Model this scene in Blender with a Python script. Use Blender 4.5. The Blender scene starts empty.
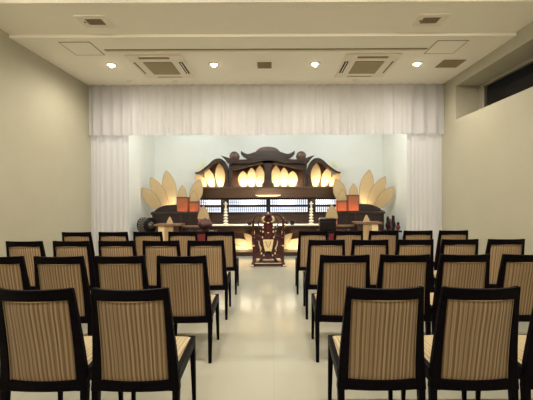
import bpy, bmesh, math, random
from mathutils import Vector, Matrix
random.seed(7)
SC = bpy.context.scene
COL = SC.collection
PI = math.pi
F, VX, VY, EYE = 345.0, 273.0, 198.0, 1.41      # lens (px), vanishing point, eye height

def X(px, d): return (px - VX) * d / F
def Z(py, d): return EYE + (VY - py) * d / F

# ------------------------------------------------------------------ materials
def new_mat(name):
    m = bpy.data.materials.new(name); m.use_nodes = True
    nt = m.node_tree
    return m, nt, nt.nodes['Principled BSDF']

def setp(b, **kw):
    names = dict(color='Base Color', rough='Roughness', metal='Metallic', spec='Specular IOR Level',
                 coat='Coat Weight', trans='Transmission Weight', ior='IOR', sheen='Sheen Weight',
                 emit='Emission Color', estr='Emission Strength')
    for k, v in kw.items():
        if k in ('color', 'emit') and len(v) == 3: v = (*v, 1)
        b.inputs[names[k]].default_value = v

def noisy(name, c1, c2, scale=(8, 8, 8), rough=.5, detail=4, bump=0, metal=0, spec=.5, coat=0):
    """two-tone noise over object coordinates, stretched by scale"""
    m, nt, b = new_mat(name)
    tc = nt.nodes.new('ShaderNodeTexCoord'); mp = nt.nodes.new('ShaderNodeMapping')
    mp.inputs['Scale'].default_value = scale
    nz = nt.nodes.new('ShaderNodeTexNoise'); nz.inputs['Scale'].default_value = 1; nz.inputs['Detail'].default_value = detail
    rp = nt.nodes.new('ShaderNodeValToRGB')
    rp.color_ramp.elements[0].position = .3; rp.color_ramp.elements[1].position = .7
    rp.color_ramp.elements[0].color = (*c1, 1); rp.color_ramp.elements[1].color = (*c2, 1)
    L = nt.links.new
    L(tc.outputs['Object'], mp.inputs['Vector']); L(mp.outputs['Vector'], nz.inputs['Vector'])
    L(nz.outputs['Fac'], rp.inputs['Fac']); L(rp.outputs['Color'], b.inputs['Base Color'])
    if bump:
        bp = nt.nodes.new('ShaderNodeBump'); bp.inputs['Strength'].default_value = bump; bp.inputs['Distance'].default_value = .01
        L(nz.outputs['Fac'], bp.inputs['Height']); L(bp.outputs['Normal'], b.inputs['Normal'])
    setp(b, rough=rough, metal=metal, spec=spec, coat=coat)
    return m

def paper(name, c1, c2, transl=.35, scale=(6, 6, 6)):
    """thin translucent sheet: cloth or paper"""
    m, nt, b = new_mat(name)
    L = nt.links.new
    out = nt.nodes['Material Output']
    tc = nt.nodes.new('ShaderNodeTexCoord'); mp = nt.nodes.new('ShaderNodeMapping'); mp.inputs['Scale'].default_value = scale
    nz = nt.nodes.new('ShaderNodeTexNoise'); nz.inputs['Scale'].default_value = 1
    mx = nt.nodes.new('ShaderNodeMix'); mx.data_type = 'RGBA'
    mx.inputs['A'].default_value = (*c1, 1); mx.inputs['B'].default_value = (*c2, 1)
    L(tc.outputs['Object'], mp.inputs['Vector']); L(mp.outputs['Vector'], nz.inputs['Vector']); L(nz.outputs['Fac'], mx.inputs['Factor'])
    tr = nt.nodes.new('ShaderNodeBsdfTranslucent'); ms = nt.nodes.new('ShaderNodeMixShader'); ms.inputs['Fac'].default_value = transl
    L(mx.outputs['Result'], b.inputs['Base Color']); L(mx.outputs['Result'], tr.inputs['Color'])
    L(b.outputs['BSDF'], ms.inputs[1]); L(tr.outputs['BSDF'], ms.inputs[2]); L(ms.outputs['Shader'], out.inputs['Surface'])
    setp(b, rough=.8, spec=.2)
    return m

def emis(name, c, s):
    m, nt, b = new_mat(name); setp(b, color=c, emit=c, estr=s, rough=.6); return m

M = {}
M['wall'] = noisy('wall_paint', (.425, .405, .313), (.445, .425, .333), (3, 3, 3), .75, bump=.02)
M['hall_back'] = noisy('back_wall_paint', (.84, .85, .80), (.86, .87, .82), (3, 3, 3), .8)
M['ceil'] = noisy('ceiling_paint', (.96, .92, .82), (.97, .93, .83), (4, 4, 4), .8)
M['trimw'] = noisy('trim_paint', (.88, .82, .70), (.90, .84, .72), (4, 4, 4), .6)
M['grille'] = noisy('grille_mesh', (.36, .29, .17), (.40, .32, .20), (90, 90, 90), .7)
M['dark_slot'] = noisy('dark_slot', (.015, .013, .012), (.03, .025, .02), (20, 20, 20), .7)
M['brown_slot'] = noisy('brown_slot', (.16, .12, .06), (.20, .15, .08), (20, 20, 20), .7)
M['track_slot'] = noisy('track_slot', (.26, .21, .12), (.30, .24, .14), (20, 20, 20), .7)
M['frame_black'] = noisy('black_stained_wood', (.0025, .0018, .0035), (.005, .0032, .006), (6, 6, 60), .5, spec=.06)
M['altar_wood'] = noisy('dark_altar_wood', (.028, .014, .009), (.058, .028, .018), (2.5, 2.5, 30), .38, detail=6)
M['altar_mid'] = noisy('mid_brown_wood', (.075, .036, .021), (.125, .062, .037), (2, 2, 26), .4, detail=6)
M['rim_wood'] = noisy('roof_rim_wood', (.022, .012, .008), (.048, .026, .017), (3, 3, 24), .35, detail=6)
M['board'] = noisy('wing_board_wood', (.020, .011, .010), (.036, .019, .016), (3, 3, 30), .45)
M['table_wood'] = noisy('table_top_wood', (.16, .085, .045), (.23, .125, .07), (18, 3, 3), .45)
M['lacquer'] = noisy('red_black_lacquer', (.036, .004, .006), (.075, .008, .011), (9, 9, 9), .22, coat=.6)
M['black_lacquer'] = noisy('black_lacquer', (.006, .004, .005), (.012, .009, .009), (9, 9, 9), .3, spec=.25, coat=.12)
M['gold'] = noisy('gilt', (.80, .62, .36), (.90, .74, .48), (40, 40, 40), .35, metal=.7)
M['brocade'] = noisy('gold_brocade', (.72, .52, .26), (.88, .72, .44), (30, 30, 30), .55)
M['petal'] = paper('cream_petal_paper', (.70, .53, .29), (.76, .60, .36), .35)
M['petal_edge'] = noisy('petal_rim', (.42, .27, .10), (.5, .33, .13), (20, 20, 20), .5)
M['curtain'] = paper('sheer_white_cloth', (.73, .72, .745), (.76, .75, .775), .52, (40, 2, 2))
M['lantern'] = paper('amber_lantern_paper', (.55, .23, .12), (.62, .28, .15), .5)
M['lantern_pink'] = paper('pink_lantern_paper', (.62, .26, .22), (.68, .32, .27), .5)
M['ivory'] = noisy('ivory_candle', (.78, .74, .62), (.86, .82, .70), (20, 20, 20), .45)
M['red'] = noisy('bright_red', (.13, .010, .012), (.19, .016, .018), (12, 12, 12), .4)
M['burner'] = noisy('carved_reddish_bronze', (.03, .010, .009), (.12, .045, .04), (45, 45, 45), .4, bump=.5, metal=.3)
M['carved'] = noisy('carved_grey_metal', (.015, .012, .011), (.20, .17, .15), (38, 38, 38), .35, bump=.6, metal=.5)
M['panel_cream'] = noisy('cream_panel', (.80, .62, .34), (.86, .70, .42), (5, 5, 5), .6)
M['panel_tan'] = noisy('tan_panel', (.42, .27, .13), (.50, .33, .17), (12, 2, 2), .5)
M['steel'] = noisy('white_enamel', (.75, .74, .70), (.80, .79, .75), (9, 9, 9), .4)
M['window_frame'] = noisy('window_frame', (.38, .34, .28), (.42, .38, .32), (9, 9, 9), .5)
M['lamp_warm'] = emis('downlight_lens', (1, .86, .62), 14)
M['lamp_strip'] = emis('soffit_lamp_lens', (1, .80, .55), 2.0)
M['tube'] = emis('fluorescent_tube', (.90, .97, 1), 2.0)
M['backlit'] = emis('backlit_paper', (.72, .82, 1), .62)
M['leaf'] = noisy('gilt_leaf', (.86, .82, .55), (.92, .90, .68), (50, 50, 50), .45)

def floor_mat():
    m, nt, b = new_mat('polished_cream_floor'); L = nt.links.new
    tc = nt.nodes.new('ShaderNodeTexCoord')
    br = nt.nodes.new('ShaderNodeTexBrick'); br.offset = 0; br.inputs['Scale'].default_value = 1
    br.inputs['Brick Width'].default_value = .6; br.inputs['Row Height'].default_value = .6
    br.inputs['Mortar Size'].default_value = .0025; br.inputs['Mortar Smooth'].default_value = .2
    br.inputs['Color1'].default_value = (.45, .445, .375, 1); br.inputs['Color2'].default_value = (.43, .42, .35, 1)
    br.inputs['Mortar'].default_value = (.40, .38, .29, 1)
    nz = nt.nodes.new('ShaderNodeTexNoise'); nz.inputs['Scale'].default_value = 2.2; nz.inputs['Detail'].default_value = 5
    rp = nt.nodes.new('ShaderNodeValToRGB'); rp.color_ramp.elements[0].color = (.92, .92, .92, 1); rp.color_ramp.elements[1].color = (1, 1, 1, 1)
    mx = nt.nodes.new('ShaderNodeMix'); mx.data_type = 'RGBA'; mx.blend_type = 'MULTIPLY'; mx.inputs['Factor'].default_value = 1
    L(tc.outputs['Object'], br.inputs['Vector']); L(tc.outputs['Object'], nz.inputs['Vector'])
    L(nz.outputs['Fac'], rp.inputs['Fac']); L(br.outputs['Color'], mx.inputs['A']); L(rp.outputs['Color'], mx.inputs['B'])
    L(mx.outputs['Result'], b.inputs['Base Color'])
    setp(b, rough=.15, spec=.34)
    return m
M['floor'] = floor_mat()

def stripe_mat(name, ca, cb, cc):
    """woven upright stripes, brown and straw, irregular widths"""
    m, nt, b = new_mat(name); L = nt.links.new
    tc = nt.nodes.new('ShaderNodeTexCoord'); oi = nt.nodes.new('ShaderNodeObjectInfo')
    sx = nt.nodes.new('ShaderNodeSeparateXYZ'); L(tc.outputs['Object'], sx.inputs[0])
    wob = nt.nodes.new('ShaderNodeTexNoise'); wob.inputs['Scale'].default_value = 5; L(tc.outputs['Object'], wob.inputs['Vector'])
    ma = nt.nodes.new('ShaderNodeMath'); ma.operation = 'MULTIPLY_ADD'; ma.inputs[1].default_value = .006
    L(wob.outputs['Fac'], ma.inputs[0]); L(sx.outputs['X'], ma.inputs[2])
    rnd = nt.nodes.new('ShaderNodeMath'); rnd.operation = 'MULTIPLY_ADD'; rnd.inputs[1].default_value = .0
    L(oi.outputs['Random'], rnd.inputs[0]); L(ma.outputs[0], rnd.inputs[2])
    n1 = nt.nodes.new('ShaderNodeTexNoise'); n1.noise_dimensions = '1D'; n1.inputs['Scale'].default_value = 130; n1.inputs['Detail'].default_value = 2
    L(rnd.outputs[0], n1.inputs['W'])
    sc = nt.nodes.new('ShaderNodeMath'); sc.operation = 'MULTIPLY'; sc.inputs[1].default_value = 2 * PI / .0235
    sn = nt.nodes.new('ShaderNodeMath'); sn.operation = 'SINE'
    L(rnd.outputs[0], sc.inputs[0]); L(sc.outputs[0], sn.inputs[0])
    ad = nt.nodes.new('ShaderNodeMath'); ad.operation = 'MULTIPLY_ADD'; ad.inputs[1].default_value = .17
    L(sn.outputs[0], ad.inputs[0]); L(n1.outputs['Fac'], ad.inputs[2])
    rp = nt.nodes.new('ShaderNodeValToRGB'); e = rp.color_ramp.elements
    e[0].position = .28; e[0].color = ca
    e[1].position = .74; e[1].color = cc
    k = e.new(.50); k.color = cb
    L(ad.outputs[0], rp.inputs['Fac']); L(rp.outputs['Color'], b.inputs['Base Color'])
    bp = nt.nodes.new('ShaderNodeBump'); bp.inputs['Strength'].default_value = .15; bp.inputs['Distance'].default_value = .002
    L(ad.outputs[0], bp.inputs['Height']); L(bp.outputs['Normal'], b.inputs['Normal'])
    setp(b, rough=.75, spec=.25, sheen=.15)
    return m
M['stripe'] = stripe_mat('striped_upholstery', (.19, .118, .056, 1), (.31, .205, .115, 1), (.48, .345, .205, 1))
M['seat_stripe_lit'] = stripe_mat('striped_upholstery_toplit', (.30, .22, .115, 1), (.42, .335, .20, 1), (.52, .44, .29, 1))  # lighter copy of the upholstery, top light put into its colour
M['piping'] = noisy('straw_piping', (.42, .30, .16), (.5, .37, .2), (60, 60, 60), .6)

def glass_mat():
    m, nt, b = new_mat('window_glass'); setp(b, color=(.9, .92, .92), rough=.02, trans=1, ior=1.22); return m
M['glass'] = glass_mat()

# ------------------------------------------------------------------ mesh helpers
def smooth_pts(pts, n=6, closed=False):
    out = []; N = len(pts)
    seg = N if closed else N - 1
    for i in range(seg):
        if closed:
            p0, p1, p2, p3 = (pts[(i + k - 1) % N] for k in range(4))
        else:
            p0 = pts[max(i - 1, 0)]; p1 = pts[i]; p2 = pts[i + 1]; p3 = pts[min(i + 2, N - 1)]
        for j in range(n):
            t = j / n
            out.append(tuple(.5 * (2 * b + (c - a) * t + (2 * a - 5 * b + 4 * c - d) * t * t + (3 * b - a - 3 * c + d) * t ** 3)
                             for a, b, c, d in zip(p0, p1, p2, p3)))
    if not closed: out.append(tuple(pts[-1]))
    return out

class MB:
    def __init__(s): s.bm = bmesh.new()
    def box(s, x0, x1, y0, y1, z0, z1):
        v = [s.bm.verts.new(p) for p in ((x0, y0, z0), (x1, y0, z0), (x1, y1, z0), (x0, y1, z0), (x0, y0, z1), (x1, y0, z1), (x1, y1, z1), (x0, y1, z1))]
        for f in ((3, 2, 1, 0), (4, 5, 6, 7), (0, 1, 5, 4), (1, 2, 6, 5), (2, 3, 7, 6), (3, 0, 4, 7)):
            s.bm.faces.new([v[i] for i in f])
        return s
    def prism(s, pts, y0, y1):
        """outline in (x, z) given depth from y0 to y1"""
        a = [s.bm.verts.new((x, y0, z)) for x, z in pts]; b = [s.bm.verts.new((x, y1, z)) for x, z in pts]
        n = len(pts)
        caps = [s.bm.faces.new(a), s.bm.faces.new(b[::-1])]
        for i in range(n):
            s.bm.faces.new((a[i], b[i], b[(i + 1) % n], a[(i + 1) % n]))
        if n > 6: bmesh.ops.triangulate(s.bm, faces=caps)
        return s
    def loft(s, rings, cap=True, closed_ring=True):
        R = [[s.bm.verts.new(p) for p in r] for r in rings]
        n = len(R[0])
        for a, b in zip(R, R[1:]):
            for i in range(n if closed_ring else n - 1):
                j = (i + 1) % n
                s.bm.faces.new((a[i], a[j], b[j], b[i]))
        if cap and closed_ring:
            s.bm.faces.new(R[0][::-1]); s.bm.faces.new(R[-1])
        return s
    def tube(s, path, r, n=8):
        path = [Vector(p) for p in path]; rr = r if isinstance(r, (list, tuple)) else [r] * len(path)
        rings = []; up = None
        for i, p in enumerate(path):
            t = (path[min(i + 1, len(path) - 1)] - path[max(i - 1, 0)]).normalized()
            if up is None:
                up = Vector((0, 0, 1)) if abs(t.z) < .9 else Vector((0, 1, 0))
            a = t.cross(up).normalized(); b2 = a.cross(t).normalized(); up = b2
            rings.append([tuple(p + (a * math.cos(2 * PI * k / n) + b2 * math.sin(2 * PI * k / n)) * rr[i]) for k in range(n)])
        return s.loft(rings)
    def lathe(s, c, prof, n=20, axis='z', rib=0, ribn=0):
        rings = []
        for r, h in prof:
            ring = []
            for k in range(n):
                a = 2 * PI * k / n; q = max(r, .0008) * (1 + rib * math.cos(ribn * a))
                u, w = q * math.cos(a), q * math.sin(a)
                p = {'z': (u, w, h), 'y': (u, h, w), 'x': (h, u, w)}[axis]
                ring.append((c[0] + p[0], c[1] + p[1], c[2] + p[2]))
            rings.append(ring)
        return s.loft(rings)
    def ball(s, c, r, sx=1, sy=1, sz=1, n=12):
        prof = [(math.sin(PI * i / n) * r, -math.cos(PI * i / n) * r) for i in range(n + 1)]
        rings = [[(c[0] + q * math.cos(2 * PI * k / 16) * sx, c[1] + q * math.sin(2 * PI * k / 16) * sy, c[2] + h * sz) for k in range(16)]
                 for q, h in [(max(q, .0004), h) for q, h in prof]]
        return s.loft(rings)
    def build(s, name, mat, parent=None, smooth=False, bevel=0, seg=2, xf=None):
        bm = s.bm
        if xf is not None: bmesh.ops.transform(bm, matrix=xf, verts=bm.verts)
        off = Vector((0, 0, 0)); p = parent
        while p is not None: off += p.location; p = p.parent
        bmesh.ops.translate(bm, vec=-off, verts=bm.verts)
        bmesh.ops.recalc_face_normals(bm, faces=bm.faces)
        me = bpy.data.meshes.new(name); bm.to_mesh(me); bm.free()
        if smooth:
            for f in me.polygons: f.use_smooth = True
            me.set_sharp_from_angle(angle=math.radians(50)) if hasattr(me, 'set_sharp_from_angle') else None
        me.materials.append(M[mat])
        o = bpy.data.objects.new(name, me); COL.objects.link(o)
        if parent is not None: o.parent = parent
        if bevel:
            b = o.modifiers.new('bevel', 'BEVEL'); b.width = bevel; b.segments = seg; b.limit_method = 'ANGLE'; b.angle_limit = math.radians(40)
        return o

def recentre(o):
    """move a top-level mesh's origin to its base centre"""
    co = [v.co for v in o.data.vertices]
    c = Vector(((min(v.x for v in co) + max(v.x for v in co)) / 2, (min(v.y for v in co) + max(v.y for v in co)) / 2, min(v.z for v in co)))
    o.data.transform(Matrix.Translation(-c)); o.location = c
    return o

def tag(o, label, cat, group=None):
    o['label'] = label; o['category'] = cat
    if group: o['group'] = group
    return o

def thing(name, loc, label, cat, group=None):
    o = bpy.data.objects.new(name, None); COL.objects.link(o); o.location = loc; o.empty_display_size = .1
    return tag(o, label, cat, group)

def struct(o): o['kind'] = 'structure'; return o

def area(name, loc, size, power, color, rot=(0, 0, 0), shape='RECTANGLE', sy=None, spread=PI):
    l = bpy.data.lights.new(name, 'AREA'); l.shape = shape; l.size = size; l.spread = spread
    if sy: l.size_y = sy
    l.energy = power; l.color = color
    o = bpy.data.objects.new(name, l); o.location = loc; o.rotation_euler = rot; COL.objects.link(o); return o
def point(name, loc, power, color, r=.02):
    l = bpy.data.lights.new(name, 'POINT'); l.energy = power; l.color = color; l.shadow_soft_size = r
    o = bpy.data.objects.new(name, l); o.location = loc; COL.objects.link(o); return o
def spot(name, loc, power, color, angle, blend, rot=(0, 0, 0), r=.04):
    l = bpy.data.lights.new(name, 'SPOT'); l.energy = power; l.color = color; l.spot_size = angle; l.spot_blend = blend; l.shadow_soft_size = r
    o = bpy.data.objects.new(name, l); o.location = loc; o.rotation_euler = rot; COL.objects.link(o); return o

# ------------------------------------------------------------------ the room
XL, XR, H, YB, YF = -3.34, 3.10, 3.46, 9.70, -3.2
struct(MB().box(XL - .2, XR + .6, YF - .2, YB + .2, -.2, 0).build('floor', 'floor'))
c = MB()
c.box(XL - .2, XR + .6, 4.38, YB + .2, H, H + .25)
c.box(XL - .2, XR + .6, 3.68, 4.38, H + .04, H + .25)
c.box(XL - .2, XR + .6, YF - .2, 3.68, H + .08, H + .25)
struct(c.build('ceiling', 'ceil'))
struct(MB().box(XL - .2, XL, YF, YB + .2, 0, H + .1).build('wall_left', 'wall'))
struct(MB().box(XL, XR, YB, YB + .2, 0, H).build('wall_back', 'hall_back'))
struct(MB().box(XL - .2, XR + .6, YF - .2, YF, 0, H + .1).build('wall_front', 'wall'))
WZ0, WZ1, WY0, WY1, WX = 2.724, 3.294, -1.0, 5.844, 3.489
w = MB()
w.box(XR, WX + .15, YF, YB + .2, 0, WZ0)
w.box(XR, WX + .15, YF, YB + .2, WZ1, H + .1)
w.box(XR, WX + .15, WY1, YB + .2, WZ0, WZ1)
w.box(XR, WX + .15, YF, WY0, WZ0, WZ1)
struct(w.build('wall_right', 'wall'))
# clerestory window at the back of the recess in the right wall
wf = MB()
wf.box(WX, WX + .07, WY0, WY1, WZ0, WZ0 + .035); wf.box(WX, WX + .07, WY0, WY1, WZ1 - .05, WZ1)
wf.box(WX, WX + .07, WY1 - .06, WY1, WZ0 + .035, WZ1 - .05); wf.box(WX, WX + .07, WY0, WY0 + .06, WZ0 + .035, WZ1 - .05)
win = struct(wf.build('window_1', 'window_frame', bevel=.004))
sash = MB()
for a, b in ((WY1 - .12, WY1 - .06), (2.36, 2.43), (WY0 + .06, WY0 + .12)):
    sash.box(WX + .015, WX + .055, a, b, WZ0 + .035, WZ1 - .05)
sash.build('sash', 'window_frame', win, bevel=.003)
MB().box(WX + .03, WX + .038, WY0 + .1, WY1 - .1, WZ0 + .03, WZ1 - .045).build('window_pane', 'glass', win)
struct(MB().box(XL, XL + .012, 6.5, YB, 0, H).build('wall_stage_left', 'hall_back'))
struct(MB().box(XR - .012, XR, 6.5, YB, 0, H).build('wall_stage_right', 'hall_back'))
# unseen beam added behind the valance, keeping stage light off its top
struct(MB().box(XL + .012, XR - .012, 6.50, 6.75, 3.24, H).build('trim_light_block', 'hall_back'))
# recessed lighting track across the ceiling
tk = struct(MB().box(X(105, 4.75), X(428, 4.75), 4.735, 4.765, H - .006, H).build('trim_2', 'track_slot'))
MB().box(X(105, 4.75), X(428, 4.75), 4.785, 4.81, H - .012, H).build('track_lip', 'trimw', tk)

# ------------------------------------------------------------------ ceiling fittings
def vent(cx, cy, lab):
    z = H + .04
    t = thing('ceiling_vent', (cx, cy, z), lab, 'vent', 'small grilles in the raised ceiling')
    f = MB(); o, i = .18, .10
    f.box(cx - o, cx + o, cy - .14, cy - .07, z - .012, z); f.box(cx - o, cx + o, cy + .07, cy + .14, z - .012, z)
    f.box(cx - o, cx - i, cy - .07, cy + .07, z - .012, z); f.box(cx + i, cx + o, cy - .07, cy + .07, z - .012, z)
    f.build('frame', 'trimw', t, bevel=.003)
    MB().box(cx - i, cx + i, cy - .07, cy + .07, z - .003, z).build('backing', 'dark_slot', t)
    for k in range(7):
        xx = cx - i + .012 + k * .027
        MB().box(xx, xx + .012, cy - .07, cy + .07, z - .011, z - .003).build('slat', 'grille', t)
    MB().lathe((cx - i - .02, cy, z - .016), [(.0, 0), (.012, 0), (.012, .005)], 10).build('knob', 'dark_slot', t)
vent(X(96, 4.06), 4.06, 'small square ceiling vent left, above the left access hatch')
vent(X(431, 4.06), 4.06, 'small square ceiling vent right, above the right access hatch')

def hatch(cx, cy, lab):
    t = thing('access_hatch', (cx, cy, H), lab, 'hatch', 'square access hatches in the ceiling')
    f = MB(); o = .205; i = .196
    f.box(cx - o, cx + o, cy - o, cy - i, H - .005, H); f.box(cx - o, cx + o, cy + i, cy + o, H - .005, H)
    f.box(cx - o, cx - i, cy - i, cy + i, H - .005, H); f.box(cx + i, cx + o, cy - i, cy + i, H - .005, H)
    f.build('frame', 'track_slot', t)
    MB().box(cx - i, cx + i, cy - i, cy + i, H - .004, H).build('panel', 'ceil', t)
hatch(-2.59, 4.71, 'flush square access hatch in the ceiling on the left')
hatch(2.365, 4.71, 'flush square access hatch in the ceiling on the right, beside the brown grille')

def cassette(cx, cy, s, lab):
    """ceiling air-conditioning cassette; s = +1 when the aisle lies to +x"""
    t = thing('ceiling_air_conditioner', (cx, cy, H), lab, 'air conditioner', 'ceiling air conditioners')
    MB().box(cx - .41, cx + .41, cy - .46, cy + .46, H - .025, H).build('panel', 'trimw', t, bevel=.012)
    g = MB().box(cx - .215, cx + .215, cy - .25, cy + .25, H - .034, H - .025).build('intake_grille', 'grille', t, bevel=.003)
    z0, z1 = H - .031, H - .0245
    def slot(x0, x1, y0, y1, m):
        q = MB().box(x0, x1, y0, y1, z0, z1).build('outlet', m, t, bevel=.002)
        f = MB()
        if x1 - x0 > y1 - y0: f.box(x0 + .01, x1 - .01, (y0 + y1) / 2 - .006, (y0 + y1) / 2 + .006, z0 - .006, z0)
        else: f.box((x0 + x1) / 2 - .006, (x0 + x1) / 2 + .006, y0 + .01, y1 - .01, z0 - .006, z0)
        f.build('flap', 'trimw' if m != 'brown_slot' else 'grille', q)
    slot(cx - .22, cx + .22, cy - .42, cy - .365, 'brown_slot')
    slot(cx - .20, cx + .20, cy + .37, cy + .40, 'grille')
    slot(cx + s * .345 - .03, cx + s * .345 + .03, cy - .24, cy + .22, 'dark_slot')
    slot(cx - s * .345 - .012, cx - s * .345 + .012, cy - .24, cy + .22, 'brown_slot')
cassette(-1.71, 5.37, 1, 'square white ceiling air conditioner on the left side')
cassette(1.45, 5.37, -1, 'square white ceiling air conditioner on the right side')

def flat_grille(x0, x1, y0, y1, lab, name='return_grille'):
    t = thing(name, ((x0 + x1) / 2, (y0 + y1) / 2, H), lab, 'vent')
    MB().box(x0, x1, y0, y1, H - .012, H).build('frame', 'grille', t, bevel=.003)
    m = MB()
    n = 9
    for k in range(n):
        yy = y0 + .02 + (y1 - y0 - .04) * k / (n - 1)
        m.box(x0 + .015, x1 - .015, yy - .005, yy + .005, H - .016, H - .012)
    m.build('slats', 'grille', t)
flat_grille(2.555, 2.89, 5.14, 5.43, 'brown square grille in the ceiling near the window recess')
flat_grille(-.232, -.012, 5.2, 5.43, 'small brown ceiling grille midway between the two inner downlights')

DL = [(-2.462, 'leftmost of the four ceiling downlights, beyond the left access hatch'), (-.895, 'ceiling downlight just left of the small central grille'),
      (.65, 'ceiling downlight just right of the small central grille'), (2.21, 'rightmost of the four ceiling downlights, beside the brown grille')]
WARM = (1, .905, .74)
for x, lab in DL:
    y = 5.276
    t = thing('downlight', (x, y, H), lab, 'ceiling light', 'ceiling downlights')
    MB().lathe((x, y, H), [(.085, 0), (.085, -.006), (.06, -.012), (.052, -.006), (.052, 0)], 24).build('trim_ring', 'trimw', t, smooth=True)
    MB().lathe((x, y, H), [(.0, -.003), (.05, -.003), (.05, -.001)], 20).build('lens', 'lamp_warm', t)
    MB().lathe((x, y, H), [(.0, -.045), (.02, -.04), (.03, -.025), (.03, -.003)], 12).build('bulb', 'lamp_warm', t, smooth=True)
    spot('downlight_beam', (x, y, H - .03), 78 if abs(x) > 2 else 80, WARM, math.radians(174), .7, r=.05)
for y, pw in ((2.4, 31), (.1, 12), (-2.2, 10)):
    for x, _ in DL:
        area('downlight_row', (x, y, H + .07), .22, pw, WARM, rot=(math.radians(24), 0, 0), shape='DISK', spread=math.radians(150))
for px, y, lab in ((176, 6.02, 'small sprinkler in the ceiling behind the left air conditioner'), (356, 6.0, 'small sprinkler in the ceiling behind the right air conditioner'),
                   (130, 6.0, 'small sprinkler in the ceiling farthest left by the curtain')):
    x = X(px, y)
    t = thing('ceiling_sprinkler', (x, y, H), lab, 'sprinkler', 'ceiling sprinklers')
    MB().lathe((x, y, H), [(.05, 0), (.05, -.008), (.03, -.012), (.0, -.012)], 20).build('cover', 'trimw', t, smooth=True)
    MB().lathe((x, y, H), [(.012, -.012), (.012, -.022), (.016, -.024), (0, -.025)], 12).build('head', 'trimw', t)

# ------------------------------------------------------------------ curtains
def curtain(x0, x1, y, z0, z1, pitch, amp, seed, hem=.0):
    rnd = random.Random(seed); m = MB()
    n = int((x1 - x0) / .012); xs = [x0 + (x1 - x0) * i / n for i in range(n + 1)]
    ph = 0; prof = []; p = pitch
    for x in xs:
        ph += (x1 - x0) / n / p * 2 * PI
        if ph > 2 * PI: ph -= 2 * PI; p = pitch * rnd.uniform(.7, 1.4)
        prof.append((math.sin(ph), rnd.uniform(-.2, .2)))
    rings = []
    for j in range(9):
        t = j / 8; z = z1 + (z0 - z1) * t
        a = amp * (.45 + .55 * t)
        rings.append([(x, y + a * s + .002 * r + .004 * math.sin(9 * x + 5 * t), z + (hem * math.sin(3.1 * x) if j == 8 else 0)) for x, (s, r) in zip(xs, prof)])
    return m.loft(rings, cap=False, closed_ring=False)
o = recentre(curtain(XL + .01, XR - .01, 6.235, 2.556, H, .165, .040, 3, .006).build('valance_curtain', 'curtain', smooth=True))
tag(o, 'white sheer pleated valance hanging from the ceiling across the whole stage', 'curtain')
o = recentre(curtain(XL + .01, X(129, 6.315), 6.315, .0, 3.44, .085, .011, 5).build('side_curtain', 'curtain', smooth=True))
tag(o, 'white sheer side curtain hanging at the left of the stage', 'curtain', 'stage side curtains')
o = recentre(curtain(X(407, 6.315), XR - .01, 6.315, .0, 3.44, .085, .007, 8).build('side_curtain', 'curtain', smooth=True))
tag(o, 'white sheer side curtain hanging at the right of the stage', 'curtain', 'stage side curtains')

# fluorescent battens on the stage ceiling, hidden behind the valance
AX = X(268, 8.6)
for dx in (-2.0, 0, 2.0):
    x = AX + dx; y = 9.40; z = 3.22
    lab = {-2.0: 'left', 0: 'middle', 2.0: 'right'}[dx]
    t = thing('ceiling_batten_light', (x, y, H), lab + ' fluorescent batten on the stage ceiling behind the valance', 'ceiling light', 'stage battens')
    q = MB().box(x - .62, x + .62, y - .05, y + .05, z + .02, z + .09)
    q.box(x - .4, x - .38, y - .01, y + .01, z + .09, H); q.box(x + .38, x + .4, y - .01, y + .01, z + .09, H)
    q.build('housing', 'steel', t)
    MB().tube([(x - .6, y, z), (x + .6, y, z)], .016, 10).build('tube', 'tube', t, smooth=True)
    area('batten_glow', (x + dx * .15, 7.05, 3.36), 1.3, 17.8, (.87, .96, .99), rot=(math.radians(38), 0, 0), sy=.15)

# ------------------------------------------------------------------ the banquet chair
def yb(z):
    t = max(0, (z - .42) / .50); return -.075 * t ** 1.35
def sag(z): t = max(0, min(1, (z - .36) / .56)); return .02 + .028 * t
def outer(z): t = (z - .36) / .56; return .247 - .040 * max(0, t) ** .9
def stile(z): t = (z - .36) / .56; return .058 - .029 * t

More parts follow.
